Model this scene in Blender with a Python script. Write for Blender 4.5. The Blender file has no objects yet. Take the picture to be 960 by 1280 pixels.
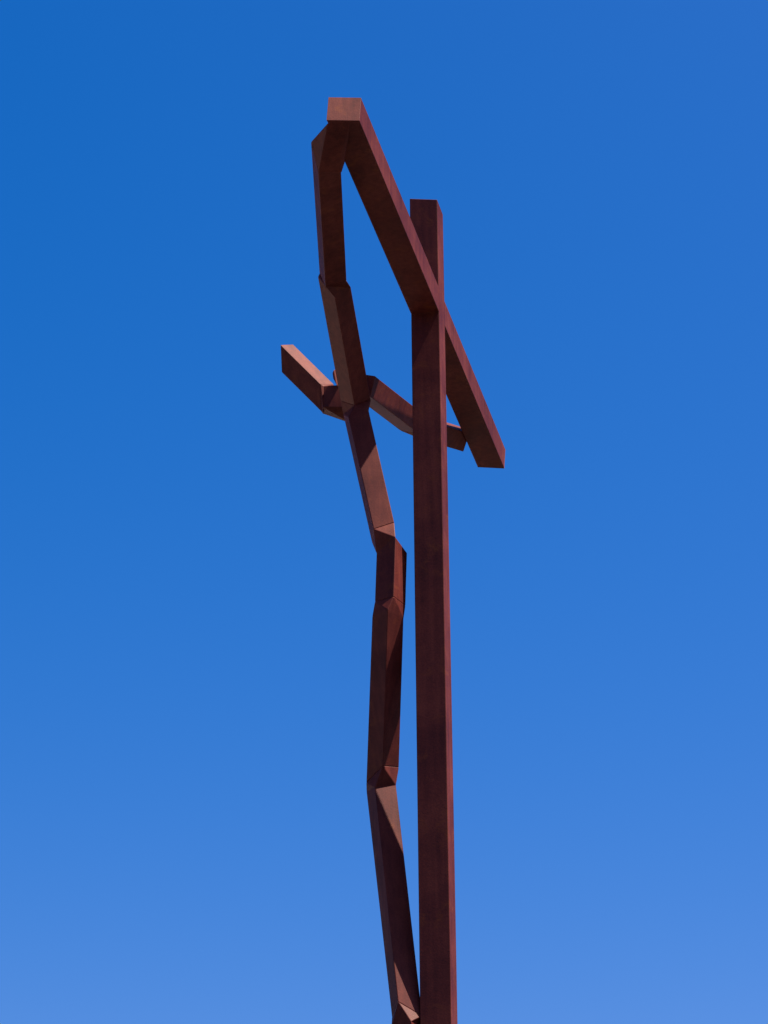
import bpy, bmesh, math
from mathutils import Vector, Matrix

scene = bpy.context.scene
COL = scene.collection

# ------------------------------------------------------------------ camera
EYE = 1.6                                   # eye height above the ground
PITCH, ROLL = 0.41012, -0.008137
FOCAL = 3474.75                             # in pixels of a 1280 px high picture
cam_data = bpy.data.cameras.new('camera')
cam_data.sensor_fit = 'VERTICAL'
cam_data.sensor_height = 36.0
cam_data.sensor_width = 27.0
cam_data.lens = FOCAL / 1280.0 * 36.0
cam_data.clip_start = 0.1
cam_data.clip_end = 20000.0
cam = bpy.data.objects.new('camera', cam_data)
COL.objects.link(cam)
fw = Vector((0, math.cos(PITCH), math.sin(PITCH)))
rt = Vector((1, 0, 0))
up = Vector((0, -math.sin(PITCH), math.cos(PITCH)))
c_, s_ = math.cos(ROLL), math.sin(ROLL)
right = rt * c_ + up * s_
upv = up * c_ - rt * s_
M = Matrix((right, upv, -fw)).transposed().to_4x4()
M.translation = Vector((0, 0, EYE))
cam.matrix_world = M
scene.camera = cam

# ------------------------------------------------------------------ sun and sky
AZ = 0.220174                               # the crossbar runs this far right of the view
D_ = Vector((math.sin(AZ), math.cos(AZ), 0))        # along the crossbar, away from the viewer
R_ = Vector((math.cos(AZ), -math.sin(AZ), 0))       # to the right of it
SUN = (R_ - D_ * 0.05 + Vector((0, 0, 2.12))).normalized()
sun_el = math.asin(SUN.z)
sun_az = math.atan2(SUN.x, SUN.y)           # clockwise from +Y
sun_data = bpy.data.lights.new('sun', 'SUN')
sun_data.energy = 5.0
sun_data.angle = math.radians(0.53)
sun_data.color = (1.0, 0.93, 0.84)
sun = bpy.data.objects.new('sun', sun_data)
COL.objects.link(sun)
sun.rotation_euler = SUN.to_track_quat('Z', 'Y').to_euler()
sun.location = (20, 0, 60)

world = bpy.data.worlds.new('World')
scene.world = world
world.use_nodes = True
wn, wl = world.node_tree.nodes, world.node_tree.links
wn.clear()
sky = wn.new('ShaderNodeTexSky')
sky.sky_type = 'NISHITA'
sky.sun_disc = False
sky.sun_elevation = sun_el
sky.sun_rotation = sun_az
sky.altitude = 100.0
sky.air_density = 1.0
sky.dust_density = 2.0
sky.ozone_density = 3.0
hs = wn.new('ShaderNodeHueSaturation')
hs.inputs['Saturation'].default_value = 1.53
tint = wn.new('ShaderNodeMixRGB')
tint.blend_type = 'MULTIPLY'
tint.inputs['Fac'].default_value = 1.0
tint.inputs['Color2'].default_value = (1.0, 0.785, 1.0, 1.0)   # deep polarised blue
bg = wn.new('ShaderNodeBackground')
bg.inputs['Strength'].default_value = 0.05
wo = wn.new('ShaderNodeOutputWorld')
wl.new(sky.outputs[0], hs.inputs['Color'])
wl.new(hs.outputs[0], tint.inputs['Color1'])
wl.new(tint.outputs[0], bg.inputs['Color'])
wl.new(bg.outputs[0], wo.inputs['Surface'])

vs = scene.view_settings
vs.view_transform = 'Standard'
vs.look = 'None'
vs.gamma = 1.0
vs.exposure = 1.72
vs.use_curve_mapping = False


# ------------------------------------------------------------------ materials
def node(nt, kind, **kw):
    n = nt.nodes.new(kind)
    for k, v in kw.items():
        setattr(n, k, v)
    return n


def steel_material():
    m = bpy.data.materials.new('weathering_steel')
    m.use_nodes = True
    nt = m.node_tree
    L = nt.links
    bsdf = nt.nodes['Principled BSDF']
    tc = node(nt, 'ShaderNodeTexCoord')
    # broad uneven patina
    n1 = node(nt, 'ShaderNodeTexNoise')
    n1.inputs['Scale'].default_value = 0.9
    n1.inputs['Detail'].default_value = 6.0
    n1.inputs['Roughness'].default_value = 0.6
    L.new(tc.outputs['Object'], n1.inputs['Vector'])
    # runs left by rain: stretched downwards
    mp = node(nt, 'ShaderNodeMapping')
    mp.inputs['Scale'].default_value = (9.0, 9.0, 0.45)
    L.new(tc.outputs['Object'], mp.inputs['Vector'])
    n2 = node(nt, 'ShaderNodeTexNoise')
    n2.inputs['Scale'].default_value = 1.0
    n2.inputs['Detail'].default_value = 5.0
    L.new(mp.outputs[0], n2.inputs['Vector'])
    # fine grain of the rust
    n3 = node(nt, 'ShaderNodeTexNoise')
    n3.inputs['Scale'].default_value = 38.0
    n3.inputs['Detail'].default_value = 3.0
    L.new(tc.outputs['Object'], n3.inputs['Vector'])
    a = node(nt, 'ShaderNodeMath', operation='MULTIPLY')
    a.inputs[1].default_value = 0.5
    L.new(n1.outputs['Fac'], a.inputs[0])
    b = node(nt, 'ShaderNodeMath', operation='MULTIPLY_ADD')
    b.inputs[1].default_value = 0.28
    L.new(n2.outputs['Fac'], b.inputs[0])
    L.new(a.outputs[0], b.inputs[2])
    c = node(nt, 'ShaderNodeMath', operation='MULTIPLY_ADD')
    c.inputs[1].default_value = 0.22
    L.new(n3.outputs['Fac'], c.inputs[0])
    L.new(b.outputs[0], c.inputs[2])
    ramp = node(nt, 'ShaderNodeValToRGB')
    e = ramp.color_ramp.elements
    e[0].position = 0.385
    e[0].color = (0.040, 0.0056, 0.0056, 1)
    e[1].position = 0.625
    e[1].color = (0.104, 0.0205, 0.0140, 1)
    mid = ramp.color_ramp.elements.new(0.5)
    mid.color = (0.068, 0.0112, 0.0090, 1)
    L.new(c.outputs[0], ramp.inputs['Fac'])
    # brighter orange blooms here and there
    n4 = node(nt, 'ShaderNodeTexNoise')
    n4.inputs['Scale'].default_value = 2.3
    n4.inputs['Detail'].default_value = 7.0
    n4.inputs['Roughness'].default_value = 0.7
    n4.inputs['Distortion'].default_value = 0.6
    L.new(tc.outputs['Object'], n4.inputs['Vector'])
    bl = node(nt, 'ShaderNodeMapRange')
    bl.inputs['From Min'].default_value = 0.56
    bl.inputs['From Max'].default_value = 0.74
    bl.inputs['To Max'].default_value = 0.75
    L.new(n4.outputs['Fac'], bl.inputs['Value'])
    mixc = node(nt, 'ShaderNodeMixRGB')
    mixc.inputs['Color2'].default_value = (0.118, 0.028, 0.0085, 1)
    L.new(bl.outputs[0], mixc.inputs['Fac'])
    L.new(ramp.outputs['Color'], mixc.inputs['Color1'])
    L.new(mixc.outputs[0], bsdf.inputs['Base Color'])
    bsdf.inputs['Roughness'].default_value = 0.55
    bsdf.inputs['Specular IOR Level'].default_value = 0.027
    # faint dry sheen of the oxide layer, tinted by it
    gl = node(nt, 'ShaderNodeBsdfGlossy')
    gl.inputs['Color'].default_value = (1.0, 0.84, 0.72, 1)
    rr = node(nt, 'ShaderNodeMapRange')
    rr.inputs['From Min'].default_value = 0.3
    rr.inputs['From Max'].default_value = 0.7
    rr.inputs['To Min'].default_value = 0.46
    rr.inputs['To Max'].default_value = 0.62
    L.new(n1.outputs['Fac'], rr.inputs['Value'])
    L.new(rr.outputs[0], gl.inputs['Roughness'])
    ms = node(nt, 'ShaderNodeMixShader')
    ms.inputs['Fac'].default_value = 0.010
    L.new(bsdf.outputs[0], ms.inputs[1])
    L.new(gl.outputs[0], ms.inputs[2])
    L.new(ms.outputs[0], nt.nodes['Material Output'].inputs['Surface'])
    bump = node(nt, 'ShaderNodeBump')
    bump.inputs['Strength'].default_value = 0.15
    bump.inputs['Distance'].default_value = 0.01
    L.new(n3.outputs['Fac'], bump.inputs['Height'])
    L.new(bump.outputs[0], bsdf.inputs['Normal'])
    L.new(bump.outputs[0], gl.inputs['Normal'])
    return m


def paving_material():
    m = bpy.data.materials.new('bounce_stone')
    m.use_nodes = True
    nt = m.node_tree
    L = nt.links
    bsdf = nt.nodes['Principled BSDF']
    tc = node(nt, 'ShaderNodeTexCoord')
    br = node(nt, 'ShaderNodeTexBrick')
    br.inputs['Scale'].default_value = 1.0
    br.inputs['Brick Width'].default_value = 0.9
    br.inputs['Row Height'].default_value = 0.6
    br.inputs['Mortar Size'].default_value = 0.008
    br.inputs['Color1'].default_value = (0.62, 0.58, 0.52, 1)
    br.inputs['Color2'].default_value = (0.70, 0.66, 0.60, 1)
    br.inputs['Mortar'].default_value = (0.12, 0.11, 0.10, 1)
    L.new(tc.outputs['Object'], br.inputs['Vector'])
    ns = node(nt, 'ShaderNodeTexNoise')
    ns.inputs['Scale'].default_value = 0.35
    ns.inputs['Detail'].default_value = 8.0
    L.new(tc.outputs['Object'], ns.inputs['Vector'])
    mx = node(nt, 'ShaderNodeMixRGB', blend_type='MULTIPLY')
    mx.inputs['Fac'].default_value = 0.15
    L.new(br.outputs['Color'], mx.inputs['Color1'])
    L.new(ns.outputs['Color'], mx.inputs['Color2'])
    L.new(mx.outputs[0], bsdf.inputs['Base Color'])
    bsdf.inputs['Roughness'].default_value = 0.85
    return m


STEEL = steel_material()
STONE = paving_material()


def asphalt_material():
    m = bpy.data.materials.new('asphalt')
    m.use_nodes = True
    nt = m.node_tree
    bsdf = nt.nodes['Principled BSDF']
    tc = node(nt, 'ShaderNodeTexCoord')
    ns = node(nt, 'ShaderNodeTexNoise')
    ns.inputs['Scale'].default_value = 3.0
    ns.inputs['Detail'].default_value = 10.0
    nt.links.new(tc.outputs['Object'], ns.inputs['Vector'])
    rp = node(nt, 'ShaderNodeValToRGB')
    rp.color_ramp.elements[0].color = (0.024, 0.023, 0.022, 1)
    rp.color_ramp.elements[1].color = (0.046, 0.044, 0.041, 1)
    nt.links.new(ns.outputs['Fac'], rp.inputs['Fac'])
    nt.links.new(rp.outputs['Color'], bsdf.inputs['Base Color'])
    bsdf.inputs['Roughness'].default_value = 0.9
    return m


ASPHALT = asphalt_material()

# ------------------------------------------------------------------ the ground (below the picture)
def sheet(name, pts, z, mat):
    bm = bmesh.new()
    bm.faces.new([bm.verts.new((x, y, z)) for x, y in pts])
    bmesh.ops.recalc_face_normals(bm, faces=bm.faces[:])
    me = bpy.data.meshes.new(name)
    bm.to_mesh(me)
    bm.free()
    me.materials.append(mat)
    o = bpy.data.objects.new(name, me)
    COL.objects.link(o)
    o['kind'] = 'structure'
    return o


NR = 96
sheet('ground', [(6000 * math.cos(2 * math.pi * i / NR), 6000 * math.sin(2 * math.pi * i / NR)) for i in range(NR)], 0.0, ASPHALT)
# unseen pale paving, added far left to bounce sunlight onto the cross
O_ = Vector((0.95917, 51.97543, 0.0))
sq = [O_ + D_ * a + R_ * b for a, b in ((-6, -52), (300, -52), (300, -340), (-6, -340))]
sheet('bounce_plaza', [(p.x, p.y) for p in sq], 0.004, STONE)

# ------------------------------------------------------------------ the steel crucifix
# Frame of the work: a runs along the crossbar away from the viewer, b to its
# right, c is the height above the eye.  All limbs are square tubes of one size.
root = bpy.data.objects.new('steel_crucifix', None)
COL.objects.link(root)
root.location = (0.95917, 51.97543, 0.0)
root.rotation_euler = (0, 0, -AZ)
root.empty_display_size = 2.0
root['label'] = 'tall rust brown steel crucifix of square tubes with a bent angular figure'
root['category'] = 'sculpture'


def P(p):
    a, b, c = p
    return Vector((b, a, c + EYE))


def part(name, bm, parent=root, bevel=0.013, label=None):
    bmesh.ops.recalc_face_normals(bm, faces=bm.faces[:])
    me = bpy.data.meshes.new(name)
    bm.to_mesh(me)
    bm.free()
    me.materials.append(STEEL)
    o = bpy.data.objects.new(name, me)
    COL.objects.link(o)
    o.parent = parent
    if bevel:
        md = o.modifiers.new('rounded_edges', 'BEVEL')
        md.width = bevel
        md.segments = 2
        md.limit_method = 'ANGLE'
        md.angle_limit = math.radians(8)
        md.harden_normals = False
    if label:
        o['label'] = label
    return o


def loft(bm, A, B, cap_a=True, cap_b=True):
    """prism between two rings of four points"""
    va = [bm.verts.new(P(p)) for p in A]
    vb = [bm.verts.new(P(p)) for p in B]
    for i in range(4):
        j = (i + 1) % 4
        bm.faces.new((va[i], va[j], vb[j], vb[i]))
    if cap_a:
        bm.faces.new(va)
    if cap_b:
        bm.faces.new(vb)
    return va, vb


def joint(bm, A, vb, diag, shift=0):
    """triangular facets that join ring A (points) to the ring vb of the next tube"""
    va = [bm.verts.new(P(p)) for p in A]
    for i in range(4):
        j = (i + 1) % 4
        qi, qj = vb[(i + shift) % 4], vb[(j + shift) % 4]
        if diag[i] == 'a':
            bm.faces.new((va[i], va[j], qj))
            bm.faces.new((va[i], qj, qi))
        else:
            bm.faces.new((va[i], va[j], qi))
            bm.faces.new((va[j], qj, qi))
    bm.faces.new(va)


def hull(name, pts, **kw):
    bm = bmesh.new()
    for p in pts:
        bm.verts.new(P(p))
    res = bmesh.ops.convex_hull(bm, input=bm.verts[:])
    junk = list({v for v in res['geom_interior'] + res['geom_unused'] if isinstance(v, bmesh.types.BMVert)})
    if junk:
        bmesh.ops.delete(bm, geom=junk, context='VERTS')
    bmesh.ops.dissolve_limit(bm, angle_limit=0.02, verts=bm.verts[:], edges=bm.edges[:])
    return part(name, bm, **kw)


# --- post
H = 0.30
ZT = 29.7224
top = lambda a, b: ZT - 0.05219 * b / H - 0.01632 * a / H
ring_xy = [(-H, -H), (-H, H), (H, H), (H, -H)]
bm = bmesh.new()
loft(bm, [(a, b, -EYE + 0.02) for a, b in ring_xy], [(a, b, top(a, b)) for a, b in ring_xy])
post = part('post', bm)

# base plate with its bolts, below the picture
bm = bmesh.new()
loft(bm, [(a * 2.2, b * 2.2, -EYE + 0.002) for a, b in ring_xy], [(a * 2.2, b * 2.2, -EYE + 0.045) for a, b in ring_xy])
plate = part('base_plate', bm)

# --- crossbar: tilts slightly, ends cut on the skew
ZB, ZS, W = 26.98500, -0.043694, 0.60
HB = H - 0.003
bar_c = lambda a, c: ZB + c + ZS * a


def bar_ring(f):
    out = []
    for b, c in ((-HB, 0), (HB, 0), (HB, W), (-HB, W)):
        a = f(b, c)
        out.append((a, b, bar_c(a, c)))
    return out


near = lambda b, c: -7.62185 + 0.15728 * c / W + 0.0751 * b / H
far = lambda b, c: 7.03754 + 0.21467 * c / W + 0.10147 * b / H
bm = bmesh.new()
loft(bm, bar_ring(lambda b, c: near(b, c) + 0.014), bar_ring(lambda b, c: far(b, c) - 0.014))
bar = part('crossbar', bm)
bm = bmesh.new()
loft(bm, bar_ring(near), bar_ring(lambda b, c: near(b, c) + 0.0135))
part('end_plate', bm, parent=bar, bevel=0.003)
bm = bmesh.new()
loft(bm, bar_ring(lambda b, c: far(b, c) - 0.0135), bar_ring(far))
part('end_plate', bm, parent=bar, bevel=0.003)


# --- weld beads where the crossbar goes through the post
def bead(name, p, q, n1, n2, r=0.017, parent=post):
    bm = bmesh.new()
    p, q = P(p), P(q)
    n1, n2 = Vector((n1[1], n1[0], n1[2])), Vector((n2[1], n2[0], n2[2]))
    rings = []
    N = 40
    for i in range(N + 1):
        t = i / N
        k = r * (1.0 + 0.25 * math.sin(i * 2.4) + 0.15 * math.sin(i * 5.1 + 1))
        o = p.lerp(q, t)
        rings.append([bm.verts.new(o + n1 * k - n2 * 0.004), bm.verts.new(o + (n1 + n2) * k * 0.62),
                      bm.verts.new(o + n2 * k - n1 * 0.004), bm.verts.new(o - (n1 + n2) * 0.004)])
    for x, y in zip(rings, rings[1:]):
        for i in range(4):
            j = (i + 1) % 4
            bm.faces.new((x[i], x[j], y[j], y[i]))
    bm.faces.new(rings[0])
    bm.faces.new(rings[-1])
    part(name, bm, parent=parent, bevel=0)


za = lambda a, c: bar_c(a, c)
bead('weld_bead', (-H, -H + 0.01, za(-H, 0)), (-H, H - 0.01, za(-H, 0)), (-1, 0, 0), (0, 0, -1))
bead('weld_bead', (H, -H + 0.01, za(H, 0)), (H, H - 0.01, za(H, 0)), (1, 0, 0), (0, 0, -1))
bead('weld_bead', (-H, -H + 0.01, za(-H, W)), (-H, H - 0.01, za(-H, W)), (-1, 0, 0), (0, 0, 1))
bead('weld_bead', (H, -H + 0.01, za(H, W)), (H, H - 0.01, za(H, W)), (1, 0, 0), (0, 0, 1))

# --- the figure: ends of each tube, four corners each
SECTIONS = {
    'hand': [
        [(-6.934, -0.788, 27.366), (-6.551, -0.739, 26.908), (-6.853, -0.236, 27.065), (-7.236, -0.284, 27.523), (-7.590, -0.300, 27.317), (-6.234, -0.300, 27.257), (-7.590, 0.150, 27.337), (-6.934, -0.080, 27.297), (-6.354, -0.335, 26.966)],
    ],
    'forearm_near': [
        [(-6.934, -0.788, 27.366), (-6.551, -0.739, 26.908), (-6.853, -0.236, 27.065), (-7.236, -0.284, 27.523)],
        [(-2.464, -1.736, 27.029), (-2.637, -1.569, 26.614), (-2.539, -1.151, 26.740), (-2.366, -1.317, 27.156)],
    ],
    'upper_arm_near': [
        [(-2.429, -1.782, 26.970), (-2.285, -1.451, 26.508), (-2.116, -1.161, 26.809), (-2.260, -1.493, 27.271)],
        [(-0.101, -1.870, 25.270), (-0.283, -1.526, 25.046), (-0.006, -1.241, 25.269), (0.176, -1.584, 25.493)],
    ],
    'torso': [
        [(0.052, -1.848, 25.023), (-0.385, -1.633, 24.736), (-0.230, -1.236, 24.897), (0.208, -1.451, 25.184)],
        [(-0.097, -1.220, 22.008), (-0.516, -1.086, 22.109), (-0.360, -0.691, 22.281), (0.053, -0.799, 22.058)],
    ],
    'hip': [
        [(-0.376, -1.062, 21.633), (-0.509, -0.636, 21.886), (-0.104, -0.486, 21.682), (0.029, -0.911, 21.428)],
        [(-0.466, -1.083, 20.549), (-0.619, -0.662, 20.561), (-0.201, -0.509, 20.509), (-0.048, -0.930, 20.497)],
    ],
    'thigh': [
        [(-0.391, -1.157, 20.257), (-0.665, -0.775, 20.270), (-0.258, -0.539, 20.216), (0.016, -0.921, 20.202)],
        [(0.663, -1.540, 17.149), (0.322, -1.122, 17.360), (0.689, -0.872, 17.424), (1.030, -1.278, 17.213)],
    ],
    'shin': [
        [(0.786, -1.565, 16.994), (0.380, -1.297, 16.940), (0.619, -0.921, 17.032), (1.025, -1.159, 17.086)],
        [(-0.062, -0.895, 12.212), (-0.421, -0.692, 12.423), (-0.243, -0.269, 12.165), (0.116, -0.472, 11.954)],
    ],
    'foot': [
        [(-0.285, -0.858, 11.986), (-0.441, -0.441, 12.023), (-0.032, -0.312, 12.186), (0.140, -0.690, 11.832)],
        [(-0.171, -0.584, 9.705), (-0.327, -0.167, 9.742), (0.082, -0.038, 9.905), (0.254, -0.417, 9.551)],
    ],
    'upper_arm_far': [
        [(0.110, -1.175, 25.869), (0.197, -1.301, 25.447), (0.224, -1.728, 25.580), (0.138, -1.603, 26.001)],
        [(3.278, -0.806, 26.410), (3.365, -0.931, 25.989), (3.392, -1.358, 26.121), (3.305, -1.233, 26.543)],
    ],
    'forearm_far': [
        [(3.550, -1.069, 26.618), (3.536, -0.714, 26.345), (3.693, -0.967, 26.009), (3.706, -1.321, 26.283)],
        [(6.311, -0.375, 27.384), (5.534, -0.212, 26.899), (5.856, -0.423, 26.609), (6.633, -0.585, 27.094)],
    ],
    'neck': [
        [(0.500, -2.376, 25.960), (0.500, -2.393, 25.463), (0.900, -2.510, 25.512), (0.900, -2.493, 26.009)],
        [(0.550, -1.830, 25.967), (0.550, -1.831, 25.423), (0.950, -1.928, 25.244), (0.950, -1.926, 25.789)],
    ],
    'head': [
        [(0.820, -2.237, 26.133), (0.450, -2.445, 25.989), (0.689, -2.472, 25.445), (1.059, -2.265, 25.589)],
        [(0.866, -3.155, 27.224), (0.495, -3.338, 27.051), (0.734, -3.371, 26.514), (1.105, -3.188, 26.687)],
    ],
    'shoulder': [
        [(0.450, -2.184, 26.225), (0.450, -2.146, 26.306), (0.450, -2.168, 26.091), (0.450, -2.085, 25.912), (0.800, -2.064, 26.205), (0.800, -2.026, 26.286), (0.800, -2.048, 26.071), (0.800, -1.965, 25.892), (0.750, -1.964, 26.363), (0.750, -1.965, 26.041)],
    ],
}

G = SECTIONS
hull('hand', G['hand'][0])

bm = bmesh.new()
loft(bm, *G['forearm_near'])
part('forearm', bm, label='forearm tube reaching up to the near end of the crossbar')


def limb(name, prev, key, diag, shift=0, label=None):
    bm = bmesh.new()
    va, vb = loft(bm, *G[key], cap_a=False)
    joint(bm, G[prev][1], va, diag, shift)
    return part(name, bm, label=label)


limb('upper_arm', 'forearm_near', 'upper_arm_near', 'baaa')
limb('torso', 'upper_arm_near', 'torso', 'baaa')
limb('hip', 'torso', 'hip', 'aaba', shift=3)
limb('thigh', 'hip', 'thigh', 'aaaa')
limb('shin', 'thigh', 'shin', 'aaaa')
limb('foot', 'shin', 'foot', 'aaba', shift=3)

bm = bmesh.new()
loft(bm, *G['upper_arm_far'])
part('upper_arm', bm, label='upper arm tube passing behind the post')
hull('elbow', G['upper_arm_far'][1] + G['forearm_far'][0])
bm = bmesh.new()
loft(bm, *G['forearm_far'])
part('forearm', bm, label='forearm tube fixed to the far half of the crossbar')

bm = bmesh.new()
loft(bm, *G['neck'])
part('neck', bm)
hull('shoulder', G['shoulder'][0])
hull('nape', G['neck'][0] + G['head'][0])
bm = bmesh.new()
loft(bm, *G['head'])
part('head', bm, label='head tube jutting out to the left with a sunlit upper side')
